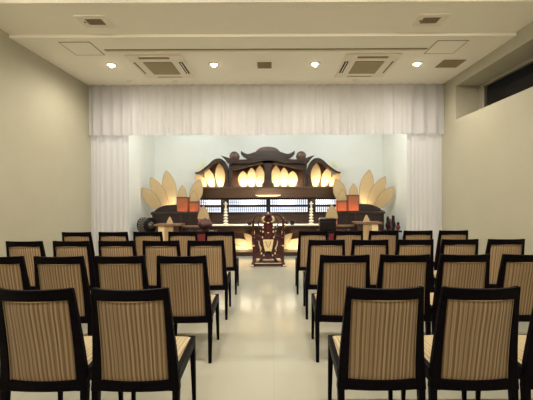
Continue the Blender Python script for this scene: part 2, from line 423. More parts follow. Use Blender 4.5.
def make_chair():
    t = thing('banquet_chair', (0, 0, 0), '', 'chair')
    zs = [.344, .42, .50, .58, .66, .74, .82, .88, .931]
    fr = MB()
    for s in (-1, 1):                                   # posts of the back frame
        rings = []
        for z in zs:
            xo, xi, y = outer(z), outer(z) - stile(z), yb(z)
            dd = .040 - .012 * (z - .36) / .56
            ring = [(s * xo, y - dd / 2, z), (s * xi, y - dd / 2 - .004, z), (s * xi, y + dd / 2, z), (s * xo, y + dd / 2, z)]
            rings.append(ring if s > 0 else ring[::-1])
        fr.loft(rings)
    def rail(z0, z1, th):
        rings = []; n = 12
        for i in range(n + 1):
            u = -1 + 2 * i / n; r = []
            for z, o in ((z0, -th / 2), (z1, -th / 2), (z1, th / 2), (z0, th / 2)):
                x = u * (outer(z) - .004)
                zz = z
                r.append((x, yb(z) - sag(z) * (1 - u * u) + o, zz))
            rings.append(r)
        fr.loft(rings)
    rail(.866, .931, .026); rail(.345, .402, .030)
    fr.build('backrest_frame', 'frame_black', t, smooth=True, bevel=.004)
    # padded panel
    def panel_pt(u, v, o):
        z = .400 + (.869 - .400) * v
        x = u * (outer(z) - stile(z) + .002)
        pad = .010 * (1 - u ** 6) * (1 - (2 * v - 1) ** 8)
        return (x, yb(z) - sag(z) * (1 - u * u) + (-1 if o < 0 else 1) * (.004 + pad), z)
    p = MB(); N, K = 14, 16
    for o in (-1, 1):
        p.loft([[panel_pt(-1 + 2 * i / N, j / K, o) for i in range(N + 1)] for j in range(K + 1)], cap=False, closed_ring=False)
    for e in (-1, 1):
        p.loft([[panel_pt(e, j / K, -1), panel_pt(e, j / K, 1)] for j in range(K + 1)], cap=False, closed_ring=False)
    for v in (0, 1):
        p.loft([[panel_pt(-1 + 2 * i / N, v, -1), panel_pt(-1 + 2 * i / N, v, 1)] for i in range(N + 1)], cap=False, closed_ring=False)
    bmesh.ops.remove_doubles(p.bm, verts=p.bm.verts, dist=.0005)
    pan = p.build('backrest_panel', 'stripe', t, smooth=True)
    loop = [panel_pt(-1 + 2 * i / N, 1, -1) for i in range(N + 1)]
    pi = MB(); pi.tube([(x, y - .008, z - .002) for x, y, z in loop], .003, 6)
    for e in (-1, 1):
        pi.tube([(lambda q: (q[0], q[1] - .006, q[2]))(panel_pt(e * .99, j / K, -1)) for j in range(K + 1)], .0028, 6)
    pi.build('piping', 'piping', pan, smooth=True)
    # seat
    f = MB()
    for s in (-1, 1):
        a = [(s * .243, .0, .375), (s * .213, .0, .375), (s * .213, .0, .452), (s * .243, .0, .452)]
        b = [(s * .222, .475, .392), (s * .195, .475, .392), (s * .195, .475, .456), (s * .222, .475, .456)]
        f.loft([a, b] if s > 0 else [a[::-1], b[::-1]])
    f.box(-.198, .198, .445, .475, .392, .456); f.box(-.214, .214, .0, .03, .375, .452)
    f.build('seat_frame', 'frame_black', t, bevel=.004)
    cu = MB(); rings = []
    for k in range(9):
        v = k / 8; y = .028 + (.448 - .028) * v; hw = .214 - .018 * v
        e = .016 * (1 - (2 * v - 1) ** 6)
        rings.append([(-hw, y, .40), (hw, y, .40), (hw, y, .452 + .4 * e), (hw * .9, y, .458 + e), (0, y, .463 + e), (-hw * .9, y, .458 + e), (-hw, y, .452 + .4 * e)])
    cu.loft(rings)
    cu.build('seat', 'seat_stripe_lit', t, smooth=True)
    for s in (-1, 1):
        r = MB().loft([[(s * .243, -.020, .42), (s * .197, -.020, .42), (s * .197, .022, .42), (s * .243, .022, .42)],
                       [(s * .243, -.018, .34), (s * .206, -.018, .34), (s * .206, .022, .34), (s * .243, .022, .34)],
                       [(s * .238, -.028, 0), (s * .211, -.028, 0), (s * .211, .0, 0), (s * .238, .0, 0)]])
        r.build('leg', 'frame_black', t, bevel=.003)
        q = MB().loft([[(s * .2225, .440, .45), (s * .186, .440, .45), (s * .186, .477, .45), (s * .2225, .477, .45)],
                       [(s * .224, .462, 0), (s * .200, .462, 0), (s * .200, .486, 0), (s * .224, .486, 0)]])
        q.build('leg', 'frame_black', t, bevel=.003)
    return t

def children(o): return [c for c in bpy.data.objects if c.parent == o]
KIDS = {}
def copy_tree(o, parent=None):
    c = o.copy(); COL.objects.link(c)
    if parent: c.parent = parent
    for ch in KIDS[o.name]: copy_tree(ch, c)
    return c

chair0 = make_chair()
def note(o):
    KIDS[o.name] = children(o)
    for k in KIDS[o.name]: note(k)
note(chair0)
D1, ST = 1.857, 1.045
ROWS = [
    ([34.7, 130], [384.5, 479.6, 576]),
    ([-2, 59, 119.5, 181.5], [344.5, 405, 465, 527]),
    ([24.5, 71, 116.4, 160.8, 205.5], [326.5, 370, 415, 460, 506]),
    ([76.5, 113, 147.5, 182.5, 219.5], [313, 348.5, 383.5, 418, 453.5]),
]
ROWNAME = ['row nearest the camera', 'second row from the camera', 'third row from the camera', 'front row nearest the altar']
ORD = ['first', 'second', 'third', 'fourth', 'fifth']
first = True
for k, (lefts, rights) in enumerate(ROWS):
    for side, lst in (('left', lefts[::-1]), ('right', rights)):
        for i, px in enumerate(lst):
            d = D1 + ST * k
            o = chair0 if first else copy_tree(chair0); first = False
            o.location = (X(px, d), d + .075 + random.uniform(-.006, .006), 0)
            o.rotation_euler.z = math.radians(random.uniform(-.6, .6))
            pos = 'on the aisle' if i == 0 else f'{ORD[i]} from the aisle'
            o['label'] = f'striped black chair, {ROWNAME[k]}, {side} side, {pos}'
            o['group'] = 'striped chairs set out in rows'

# ------------------------------------------------------------------ the altar
def mir(px): return 536.0 - px          # the altar is symmetrical about its middle
def petal_outline(px0, py0, px1, py1, w, d, full=.5, flat=False):
    """pointed leaf from base (px0,py0) to tip (px1,py1), w wide, all in measured pixels at distance d"""
    B = Vector((X(px0, d), Z(py0, d))); T = Vector((X(px1, d), Z(py1, d)))
    ax = T - B; n = Vector((-ax.y, ax.x)).normalized(); W = w * (1 if flat else 1.06) * d / F / 2
    out = []
    prof = [(0, 1), (.2, .98), (.4, .87), (.6, .68), (.8, .40), (.92, .18), (1, .02)] if flat else [(0, .34), (.14, .62), (.3, .87), (.48, 1), (.62, .95), (.76, .77), (.88, .49), (.96, .20), (1, .02)]
    prof = smooth_pts(prof, 3)
    for t, q in prof: out.append(B + ax * t + n * (W * q))
    for t, q in prof[::-1]: out.append(B + ax * t - n * (W * q))
    return [(p.x, p.y) for p in out]
def petal(name, parent, args, d, mat='petal', th=.012):
    pts = petal_outline(*args, d)
    p = MB().prism(pts, d, d + th).build(name, mat, parent)
    e = MB().tube([(x, d - .001, z) for x, z in pts] + [(pts[0][0], d - .001, pts[0][1])], .006, 6)
    e.build('petal_rim', 'petal_edge', p)
    return p

AY = 8.39
altar = thing('altar', (AX, AY, 0), 'dark carved wooden altar with curved roofs and lit lotus petals behind the aisle', 'altar')
def pp(lst, d): return [(X(a, d), Z(b, d)) for a, b in lst]
# plinth, base, shelves
MB().box(X(200.5, 8.39), X(335.5, 8.39), 8.39, 9.66, 0, .097).build('plinth', 'altar_wood', altar, bevel=.008)
MB().box(X(203, 8.9), X(333, 8.9), 8.90, 9.03, .097, .70).build('base_panel', 'altar_mid', altar, bevel=.004)
for px in (204.5, 331.5):
    MB().box(X(px, 8.55) - .06, X(px, 8.55) + .06, 8.5, 8.90, .097, .70).build('base_pier', 'altar_wood', altar, bevel=.006)
MB().box(X(201, 8.46), X(335, 8.46), 8.46, 9.66, .70, .735).build('offering_shelf', 'altar_mid', altar, bevel=.006)
MB().box(X(202, 8.5), X(334, 8.5), 8.52, 8.60, .645, .70).build('shelf_apron', 'altar_wood', altar, bevel=.004)
MB().box(X(202, 8.46), X(334, 8.46), 8.452, 8.92, .735, .741).box(X(202, 8.46), X(334, 8.46), 8.452, 8.459, .731, .735).build('lit_shelf_strip', 'ivory', altar)  # ivory strip added so the shelf edge looks brightly lit
# the wall between the shelves with its lattice windows
LD = 9.05
MB().box(X(196, LD), X(340, LD), LD + .02, LD + .12, .735, 1.70).build('reredos_panel', 'altar_wood', altar)
SECT = [(199.7, 220.8), (229, 266.2), (270.4, 307.4), (315.6, 336.6)]
fr = MB()
for y0, y1 in ((198.0, 199.6), (204.6, 207.0), (212.0, 213.4)):
    fr.box(X(197, LD), X(339, LD), LD - .03, LD + .02, Z(y1, LD), Z(y0, LD))
for a, b in ((197, 199.7), (220.8, 229), (266.2, 270.4), (307.4, 315.6), (336.6, 339)):
    fr.box(X(a, LD), X(b, LD), LD - .028, LD + .02, Z(213.4, LD), Z(198, LD))
fr.build('lattice_frame', 'black_lacquer', altar, bevel=.003)
for a, b in SECT:
    for y0, y1 in ((199.6, 204.6), (207, 212)):
        s = MB().box(X(a, LD), X(b, LD), LD, LD + .015, Z(y1, LD), Z(y0, LD)).build('lattice_window', 'backlit', altar)
        br = MB(); n = max(6, int((b - a) / 1.9))
        for k in range(1, n):
            xx = X(a + (b - a) * k / n, LD)
            br.box(xx - .007, xx + .007, LD - .018, LD, Z(y1, LD), Z(y0, LD))
        zz = Z((y0 + y1) / 2 + .1, LD); br.box(X(a, LD), X(b, LD), LD - .016, LD, zz - .003, zz + .003)
        br.build('lattice_bars', 'rim_wood', s)
# cornice under the upper shelf, sloping back towards the lattice
d0, d1 = 8.72, 8.98
a, b = X(203, d0), X(333, d0)
cz = MB()
cz.loft([[(a, d0, Z(188.3, d0)), (b, d0, Z(188.3, d0)), (b, 9.3, Z(188.3, d0)), (a, 9.3, Z(188.3, d0))],
         [(a + .03, d1 - .02, Z(197.8, d1)), (b - .03, d1 - .02, Z(197.8, d1)), (b - .03, 9.3, Z(197.8, d1)), (a + .03, 9.3, Z(197.8, d1))]])
cz.build('cornice', 'altar_mid', altar, bevel=.004)
SZ = Z(186.6, 8.70)
MB().box(X(202.5, 8.7), X(333.5, 8.7), 8.68, 9.45, Z(188.4, 8.7), SZ).build('upper_shelf', 'altar_mid', altar, bevel=.005)
lm = MB().lathe((AX, 8.875, Z(195.6, 8.875)), [(0, -.018), (.24, -.014), (.30, 0), (.33, .012)], 32)
for v in lm.bm.verts: v.co.y = 8.875 + (v.co.y - 8.875) * .30
lm.build('soffit_lamp', 'lamp_strip', altar, smooth=True)

# bays with petals
BD = 9.25
def side_bay(fx):
    q = lambda l: [(fx(a), b) for a, b in l]
    top = [(195.0, 172.2), (200, 170.6), (207.5, 165), (213, 160), (217.5, 158.2), (221.9, 158.8), (225, 161.9), (226.9, 166.2), (228.1, 171.2), (228.5, 180), (228.5, 188)]
    low = [(226.3, 188), (226, 180), (225.2, 172), (223.3, 166.5), (220.5, 163), (217.5, 161.8), (213.5, 163.2), (209, 167), (204, 171), (199.5, 173.2), (195.4, 173.6)]
    dd = 8.9
    out = smooth_pts(q(top), 5) + smooth_pts(q(low), 5)
    MB().prism(pp(out, dd), dd, dd + .36).build('side_roof', 'rim_wood', altar, bevel=.006)
    back = smooth_pts(q([(203.5, 172), (208, 168), (213, 163.5), (217.5, 161.2), (221.5, 162.5), (224.5, 167), (226, 173), (226.5, 188)]), 4) + q([(203.5, 188)])
    MB().prism(pp(back, BD), BD, BD + .06).build('bay_back', 'altar_mid', altar)
for fx in (lambda a: a, mir): side_bay(fx)
# middle bay: back, pillars, beams
MB().box(X(231, BD), X(305, BD), BD + .01, BD + .06, SZ, Z(160, BD)).build('bay_back', 'altar_mid', altar)
for fx in (lambda a: a, mir):
    dd = 8.9
    l = [(229.0, 164), (232.6, 164), (231.8, 172), (231.6, 188), (229.0, 188)]
    MB().prism(pp([(fx(a), b) for a, b in l], dd), dd, dd + .3).build('pillar', 'rim_wood', altar, bevel=.006)
cp = [(261, 160.5), (264.6, 166), (265.4, 172), (265.4, 183), (263.8, 184.8), (264.6, 186), (264, 188), (268, 188)]
cp = cp + [(mir(a), b) for a, b in cp[-2::-1]]
MB().prism(pp(cp, 8.88), 8.88, 9.1).build('middle_pillar', 'altar_wood', altar, bevel=.006)
for s in (-1, 1):
    x = X(268 + s * 4.6, 8.86)
    MB().tube(smooth_pts([(x - s * .03, 8.86, SZ), (x + s * .02, 8.86, SZ + .03), (x + s * .03, 8.86, SZ + .075), (x - s * .01, 8.86, SZ + .085), (x - s * .005, 8.86, SZ + .06)], 4), .012, 6).build('scroll', 'altar_wood', altar, smooth=True)
dd = 8.86
beam_t = [(231, 163), (240, 163.2), (250, 161.5), (259, 159), (268, 158.5)]
beam_b = [(268, 162.8), (259, 163.8), (250, 165.5), (240, 168), (233, 169.2), (231, 169.4)]
bt = smooth_pts(beam_t, 4) + [(mir(a), b) for a, b in smooth_pts(beam_t, 4)[-2::-1]]
bb = [(mir(a), b) for a, b in smooth_pts(beam_b, 4)[:0:-1]] + smooth_pts(beam_b, 4)
MB().prism(pp(bt + bb, dd), dd + .02, dd + .35).build('curved_beam', 'rim_wood', altar, bevel=.005)
eave_t = [(221.3, 155.6), (225, 156.6), (228.5, 157.8), (233, 159), (241, 159.6), (250, 158.8), (257, 156.4), (262, 155.2), (268, 154.7)]
eave_b = [(268, 160.4), (262, 160.8), (257, 161.8), (250, 163.2), (241, 163.3), (234, 163.4), (230, 164.4), (227.5, 162.6), (225.3, 159.5), (223, 157.2)]
et = smooth_pts(eave_t, 5); eb = smooth_pts(eave_b, 5)
out = et + [(mir(a), b) for a, b in et[-2::-1]] + [(mir(a), b) for a, b in eb[:0:-1]] + eb
MB().prism(pp(out, dd), dd - .06, dd + .36).build('main_roof', 'rim_wood', altar, bevel=.008)
crest_t = [(241.2, 150.6), (243.5, 152.4), (248, 154), (254, 152.4), (259, 151), (268, 150.6)]
crest_b = [(268, 154.9), (259, 155.6), (254, 157.6), (248, 158.4), (243.5, 156.6), (241.2, 154)]
ct = smooth_pts(crest_t, 5); cb = smooth_pts(crest_b, 5)
out = ct + [(mir(a), b) for a, b in ct[-2::-1]] + [(mir(a), b) for a, b in cb[:0:-1]] + cb
MB().prism(pp(out, dd), dd - .03, dd + .14).build('roof_crest', 'rim_wood', altar, bevel=.008)
dome = smooth_pts([(254.5, 153.5), (257, 150), (261, 147.4), (268, 146.4), (275, 147.4), (279, 150), (281.5, 153.5)], 5)
MB().prism(pp(dome, dd), dd + .04, dd + .26).build('crest_dome', 'altar_mid', altar, bevel=.008)
for px in (234.8, mir(234.8)):
    MB().lathe((X(px, 9.0), 9.0, Z(156.4, 9.0)), [(0, -.10), (.105, -.10), (.125, -.08), (.125, .08), (.105, .10), (0, .10)], 28, axis='y').build('roof_boss', 'altar_mid', altar, smooth=True)
# petals standing on the upper shelf
PD = 9.12
for fx in (lambda a: a, mir):
    for args in ((fx(205.0), 187, fx(196.5), 173.6, 8.6), (fx(213.0), 187, fx(206.2), 167.6, 8.6), (fx(221.0), 187, fx(219.3), 163.4, 9.4),
                 (fx(243.6), 187, fx(243.2), 171, 9.6), (fx(251.8), 187, fx(251.8), 167.6, 8.6), (fx(259.6), 187, fx(259.9), 165.6, 9.4)):
        petal('lotus_petal', altar, (*args, ), PD) if False else petal('lotus_petal', altar, args, PD + random.uniform(-.02, .02))
# lotus petals in relief at the base, lit from the plinth
for fx in (lambda a: a, mir):
    for args in ((fx(259), 250.6, fx(232), 239.5, 9.5), (fx(262), 250.8, fx(244), 233.5, 8.5), (fx(250), 251, fx(226), 246.5, 6.5)):
        petal('base_petal', altar, args, 8.82 if args[4] > 9 else 8.80)
# gilt leaf sprays beside the side roofs
for fx in (lambda a: a, mir):
    g = MB(); dd = 9.3
    for bx, by, tx, ty, w_ in ((204, 166, 196.5, 165.8, 2.4), (203, 165, 198, 162, 2.2), (203, 164.4, 201, 160.8, 2.0), (205.5, 163.6, 205, 160.8, 1.8), (203, 167, 196, 168.4, 2), (200, 175, 194.2, 175.8, 2.4), (204, 165, 209, 161.2, 1.6)):
        g.prism(petal_outline(fx(bx), by, fx(tx), ty, w_, dd), dd, dd + .02)
    g.tube([(X(fx(208), dd), dd + .01, Z(166.5, dd)), (X(fx(203), dd), dd + .01, Z(166.5, dd)), (X(fx(200), dd), dd + .01, Z(175, dd)), (X(fx(205), dd), dd + .01, Z(178, dd))], .008, 6)
    g.build('leaf_spray', 'leaf', altar)

# lamps of the altar
GLOW = (1, .83, .56)
for px in (212, mir(212)):
    area('bay_lamp', (X(px, 8.9), 9.0, SZ + .02), .5, 6.2, GLOW, rot=(math.radians(160), 0, 0), sy=.08)
for px in (250, mir(250)):
    area('bay_lamp', (X(px, 8.9), 9.0, SZ + .02), .65, 8.5, GLOW, rot=(math.radians(160), 0, 0), sy=.08)
for px in (237, 300):
    area('plinth_lamp', (X(px + 6 if px < 268 else px - 6, 8.6), 8.64, .115), .30, 2.2, GLOW, rot=(math.radians(140), 0, 0), sy=.06)
for px in (214, 250, 286, 322):
    area('soffit_wash', (X(px, 8.9), 8.93, 1.375), .5, 3.5, GLOW, sy=.05)
spot('soffit_lamp_beam', (AX, 8.82, Z(197, 8.87)), 45, GLOW, math.radians(130), .8, rot=(math.radians(-32), 0, 0), r=.05)

# ------------------------------------------------------------------ side wings
for side, fx in (('left', lambda a: a), ('right', mir)):
    d = 8.30
    wg = thing('altar_wing', (X(fx(170), d), d, 0), f'low dark wooden {side} wing of the altar with three large lotus petals fanned above', 'cabinet', 'altar side wings')
    q = lambda a, b, dd: sorted((X(fx(a), dd), X(fx(b), dd)))
    x0, x1 = q(152, 199, d)
    MB().box(x0, x1, d, 8.88, 0, Z(213.6, d)).build('cabinet_body', 'board', wg, bevel=.006)
    x0, x1 = q(151, 199.3, d)
    MB().box(x0, x1, d - .03, 8.88, Z(214.2, d), Z(212, d)).build('cabinet_top', 'rim_wood', wg, bevel=.006)
    for px in (153.5, 180.5, 190):
        MB().box(X(fx(px), d) - .02, X(fx(px), d) + .02, d - .018, d + .01, .0, Z(214.2, d)).build('pilaster', 'altar_wood', wg, bevel=.004)
    x0, x1 = q(175, 209, 8.06)
    MB().box(x0, x1, 8.06, 8.30, Z(227.2, 8.06), Z(225.6, 8.06)).build('front_ledge', 'table_wood', wg, bevel=.005)
    x0, x1 = q(176, 208, 8.09)
    MB().box(x0, x1, 8.09, 8.28, 0, Z(227.2, 8.06)).build('ledge_base', 'board', wg, bevel=.004)
    dome = smooth_pts([(150.6, 214), (151.4, 211.5), (155, 210.6), (156.2, 208.8), (161, 206.2), (168, 204.5), (178, 204.3), (192, 204.5)], 4) + [(192, 213.5)]
    MB().prism(pp([(fx(a), b) for a, b in dome], 8.545), 8.545, 8.60).build('curved_back', 'board', wg, bevel=.006)
    for k, args in enumerate(((fx(160.5), 209.5, fx(142.2), 187.5, 11.5), (fx(167.5), 207, fx(150.6), 177, 11.2), (fx(172.5), 206, fx(166.3), 170.2, 13.0))):
        petal('lotus_petal', wg, args, 8.66 + .04 * k, th=.016)
    petal('lotus_petal', wg, (fx(192.5), 205, fx(200), 179.0, 11.8), 8.60, th=.016)
    area('wing_lamp', (X(fx(174), 8.6), 8.63, Z(205.5, 8.6)), .4, 1.3, GLOW, rot=(math.radians(168), math.radians(-25 if side == 'left' else 25), 0), sy=.03)

def lantern(px, w, ytop, ybot, tip, pw, d, lab, mat='lantern', power=1.1, tall=False):
    x = X(px, d); W = w * d / F / 2; z0, z1 = Z(ybot, d), Z(ytop, d); z0 += .0022; D_ = min(W * 2, .19)
    y0, y1 = d, d + D_
    t = thing('lantern', (x, d + D_ / 2, z0), lab, 'lantern', 'petal topped lanterns')
    e = .012
    MB().box(x - W, x + W, y0, y1, z0, z0 + .015).build('base', 'altar_wood', t, bevel=.002)
    MB().box(x - W - .008, x + W + .008, y0 - .008, y1 + .008, z1 - .014, z1).build('lid', 'altar_mid', t, bevel=.003)
    for sx in (-1, 1):
        for yy in (y0, y1 - e):
            xx = x + sx * (W - e / 2)
            MB().box(xx - e / 2, xx + e / 2, yy, yy + e, z0 + .015, z1 - .014).build('corner_post', 'altar_mid', t)
    q = MB()
    q.box(x - W + e, x + W - e, y0 + .004, y0 + .006, z0 + .015, z1 - .014); q.box(x - W + e, x + W - e, y1 - .006, y1 - .004, z0 + .015, z1 - .014)
    q.box(x - W + .004, x - W + .006, y0 + e, y1 - e, z0 + .015, z1 - .014); q.box(x + W - .006, x + W - .004, y0 + e, y1 - e, z0 + .015, z1 - .014)
    q.build('paper_shade', mat, t)
    point('lantern_bulb', (x, y0 + .04, z0 + .055), power * 3.6, (1, .76, .46), .015)
    pts = petal_outline(px, ytop, px, tip, pw, d + D_ / 2, flat=True)
    zlow = min(zz for _, zz in pts); pts = [(xx, zz - zlow + z1) for xx, zz in pts]
    pe = MB().prism(pts, d + D_ / 2 - .008, d + D_ / 2 + .008).build('petal', 'petal', t)
    MB().tube([(xx, d + D_ / 2 - .009, zz) for xx, zz in pts], .005, 6).build('petal_rim', 'petal_edge', pe)
LZ = 213.6 - 1.6
lantern(182.3, 11.4, 196.6, 212, 185, 9.2, 8.33, 'taller amber box lantern on the left altar wing, petal on top')
lantern(193.8, 10, 201.2, 212, 190, 8, 8.33, 'shorter amber box lantern on the left altar wing, nearer the middle', power=.8)
lantern(353.5, 11.2, 195.3, 212, 183.8, 9.2, 8.33, 'taller amber box lantern on the right altar wing, petal on top')
lantern(342.2, 10, 200.8, 212, 189, 8.6, 8.33, 'shorter amber box lantern on the right altar wing, nearer the middle', power=.8)
lantern(203.4, 11, 219, 225.6, 205.6, 11.5, 8.08, 'small pink lantern under a cream petal on the low ledge of the left wing', 'lantern_pink', .5)
lantern(331.6, 12, 219, 225.6, 205.2, 12, 8.08, 'small pink lantern under a cream petal on the low ledge of the right wing', 'lantern_pink', .5)

# candlesticks on the offering shelf
def candlestick(px, lab):
    d = 8.72; x = X(px, d); z0 = .7415; zt = Z(201.6, d); hh = zt - z0
    t = thing('candlestick', (x, d, z0), lab, 'candlestick', 'ivory candlesticks')
    prof = [(0, 0), (.075, 0), (.075, .02), (.045, .04)]
    for k in range(5):
        b0 = .05 + k * .075
        prof += [(.022, b0), (.062 - .004 * k, b0 + .026), (.062 - .004 * k, b0 + .044), (.020, b0 + .070)]
    MB().lathe((x, d, z0), prof + [(.022, .44), (.024, hh - .08), (.04, hh - .065), (.06, hh - .05), (.06, hh - .04), (0, hh - .04)], 20).build('stem', 'ivory', t, smooth=True)
    MB().lathe((x, d, z0), [(0, hh - .041), (.020, hh - .041), (.02, hh), (0, hh + .002)], 14).build('candle', 'ivory', t, smooth=True)
candlestick(225.7, 'tall ivory turned candlestick on the offering shelf, left of the ornate chair')
candlestick(311.2, 'tall ivory turned candlestick on the offering shelf, right of the ornate chair')
# two bowl shapes added on the shelf for the ornate chair's dark ears
for px, lab in ((249.5, 'added dark bowl shape on the shelf for the left ear of the ornate chair'), (292, 'added dark bowl shape on the shelf for the right ear of the ornate chair')):
    d = 8.56; x = X(px, d)
    o = recentre(MB().lathe((x, d, .7415), [(0, 0), (.05, 0), (.045, .015), (.075, .05), (.085, .095), (.078, .095), (.06, .05), (0, .03)], 20).build('ear_bowl', 'black_lacquer', smooth=True))
    tag(o, lab, 'bowl', 'bowl shapes for the chair ears')

# ------------------------------------------------------------------ ornate priest's chair on the aisle
def ornate_chair():
    d = 7.05; S = d / F
    cx = X(268, d)
    t = thing('ornate_chair', (cx, d + .2, 0), 'ornate red lacquer and gilt chair standing in the middle at the end of the aisle', 'chair')
    P = lambda px, py, yy=0: (X(px, d), d + yy, Z(py, d))
    mg = lambda px: 536 - px
    for fx in (lambda a: a, mg):
        s = 1 if fx(0) > 100 else -1
        # floor runner with gilt toes
        rx = X(fx(253), d)
        r = MB().box(rx - .035, rx + .035, d + .04, d + .50, 0, .05).build('runner', 'lacquer', t, bevel=.01)
        MB().box(X(fx(251.6), d) - .035, X(fx(251.6), d) + .035, d - .005, d + .045, .01, .04).build('runner_toe', 'gold', r, bevel=.008)
        # upright post from runner to arm
        MB().tube([P(fx(253.2), 264, .08), P(fx(253.4), 250, .08), P(fx(253), 240, .06), P(fx(252.8), 231, .05), P(fx(253), 222, .05)], [.03, .026, .03, .026, .022], 10).build('post', 'lacquer', t, smooth=True)
        MB().tube([P(fx(253.0), 264, .46), P(fx(256), 252, .42), P(fx(256.4), 243, .42)], [.03, .026, .03], 10).build('post', 'lacquer', t, smooth=True)
        for py, h in ((233, .05), (237.6, .016), (246, .014)):
            z = Z(py, d); MB().lathe((X(fx(253), d), d + .065, z), [(.0, -h), (.03, -h), (.036, 0), (.03, h), (0, h)], 12).build('post_mount', 'gold', t, smooth=True)
        # sweeping rail: from the ear over the shoulder to the crest
        path = smooth_pts([P(fx(248.6), 224.2, .14), P(fx(250.6), 221.6, .10), P(fx(252.6), 222.6, .06), P(fx(253.2), 219.6, .05), P(fx(255.6), 216.2, .03), P(fx(259.5), 214.3, .0), P(fx(264), 214.6, -.02), P(fx(268), 214.4, -.02)], 5)
        MB().tube(path, [.026 + .006 * math.sin(i / 5) for i in range(len(path))], 8).build('arm_rail', 'lacquer', t, smooth=True)
        # forward arm with scroll end
        MB().tube(smooth_pts([P(fx(253), 222.5, .06), P(fx(252), 226, .25), P(fx(250.5), 228, .45)], 5), .022, 8).build('arm', 'lacquer', t, smooth=True)
        # side openwork scrolls
        sc = MB()
        for pts in ([(254, 239), (257.5, 236.5), (261, 238.5), (259, 241.5), (256.5, 240.5)], [(256, 240), (258.5, 245), (257.5, 251), (260.5, 256)], [(260.5, 219.5), (258, 223.5), (260, 227), (262.5, 228)], [(262, 229), (259.5, 232.5), (261.5, 236), (263.5, 237)]):
            sc.tube(smooth_pts([P(fx(a), b, .04) for a, b in pts], 5), .013, 7)
        sc.build('side_scroll', 'lacquer', t, smooth=True)
        for a, b, r in ((262.9, 227.6, .016), (262.8, 231.8, .018), (260.4, 231.0, .011), (262.3, 237.4, .016), (260.2, 248.5, .014), (261.2, 253.5, .016), (263.6, 255.4, .013)):
            MB().ball(P(fx(a), b, .01), r, 1, .5, 1.35, 8).build('gilt_ornament', 'gold', t, smooth=True)
        lf = smooth_pts([P(fx(265.2), 221.8, .0), P(fx(263.4), 221.2, .0), P(fx(262.6), 218.6, .0), P(fx(264), 216.6, .0), P(fx(262.8), 215.2, .0)], 4)
        MB().tube(lf, [.010 + .016 * math.sin(PI * i / (len(lf) - 1)) for i in range(len(lf))], 8).build('gilt_crest_scroll', 'gold', t, smooth=True)
        g2 = smooth_pts([P(fx(258.6), 241, .02), P(fx(259.2), 245, .02), P(fx(260.6), 248.5, .02), P(fx(259.8), 251.5, .02)], 4)
        MB().tube(g2, [.006 + .010 * math.sin(PI * i / (len(g2) - 1)) for i in range(len(g2))], 8).build('gilt_side_scroll', 'gold', t, smooth=True)
        sp = smooth_pts([(254, 236.5), (256.5, 234.5), (259, 237), (262.6, 236.5), (263.8, 240.5), (263.4, 246), (264.4, 252), (262, 257), (257.5, 256), (256, 259), (254, 261)], 4)
        MB().prism([(X(fx(a), d), Z(b, d)) for a, b in sp], d + .05, d + .075).build('side_panel', 'lacquer', t, bevel=.006)
    # carved back splat with waist
    half = [(268, 213.6), (265, 214.6), (263.6, 217.5), (264.6, 221), (263.4, 224), (262.9, 229), (263.6, 233), (262.6, 237), (262.2, 240.4)]
    hs = smooth_pts(half, 4); out = hs + [(mg(a), b) for a, b in hs[:0:-1]]
    MB().prism([(X(a, d), Z(b, d)) for a, b in out], d + .01, d + .045).build('back_splat', 'lacquer', t, bevel=.008)
    cr = MB()
    for a, b, r in ((266.3, 219.4, .028), (269.7, 219.4, .028), (268, 216.6, .022), (266, 235.5, .026), (270, 235.5, .026), (268, 228, .04)):
        cr.ball(P(a, b, .01), r, 1, .5, 1, 8)
    cr.build('carved_boss', 'lacquer', t, smooth=True)
    fn = MB(); fn.lathe(P(268, 214.6, .0), [(0, -.02), (.028, -.01), (.03, .01), (.018, .028), (.012, .04), (0, .058)], 14)
    fn.ball(P(268, 222.8, .005), .016, 1.6, .5, .8, 8); fn.ball(P(268, 232.8, .005), .014, 1.6, .5, .8, 8)
    fn.build('finial', 'gold', t, smooth=True)
    # seat with brocade hanging over its edge
    MB().box(X(255, d), X(281, d), d + .03, d + .46, Z(241.8, d) - .02, Z(240, d) - .005).build('seat', 'lacquer', t, bevel=.012)
    br = [(262.6, 239.6), (273.4, 239.6), (272.4, 246), (271.2, 251.2), (264.8, 251.2), (263.6, 246)]
    b1 = MB().prism([(X(a, d), Z(b, d)) for a, b in br], d - .012, d + .012)
    b1.box(X(262.6, d), X(273.4, d), d + .0, d + .42, Z(240, d) - .012, Z(239.6, d))
    cl = b1.build('seat_cloth', 'brocade', t, bevel=.006)
    v = MB()
    for s in (-1, 1):
        v.tube([P(268 + s * 2.6, 241.5, -.014), P(268 + s * 1.6, 244.5, -.016), P(268 + s * .5, 247.2, -.014)], .006, 6)
    v.build('cloth_fold', 'altar_mid', cl)
    # crossed legs and rails
    cx_ = MB()
    for s in (-1, 1):
        cx_.tube([P(268 + s * 6.5, 242, .2), P(268 + s * 1, 252, .2), P(268 - s * 9, 263.5, .2)], .022, 8)
    cx_.build('crossed_legs', 'lacquer', t, smooth=True)
    dr = smooth_pts([(256, 251.5), (260, 254.2), (264, 255.6), (268, 254.6)], 4)
    dr = dr + [(mg(a), b) for a, b in dr[-2::-1]]
    lo = [(280, 258.2), (268, 259.6), (256, 258.2)]
    MB().prism([(X(a, d), Z(b, d)) for a, b in dr + lo], d + .03, d + .06).build('apron', 'lacquer', t, bevel=.006)
    fb = MB().box(X(251, d), X(285, d), d + .03, d + .09, .02, .085).build('foot_rail', 'lacquer', t, bevel=.01)
    MB().box(X(255, d), X(281, d), d + .022, d + .032, .062, .078).build('gilt_line', 'gold', fb)
    MB().box(X(253, d), X(283, d), d + .10, d + .42, .045, .06).build('footboard', 'lacquer', t, bevel=.006)
    fr = MB()
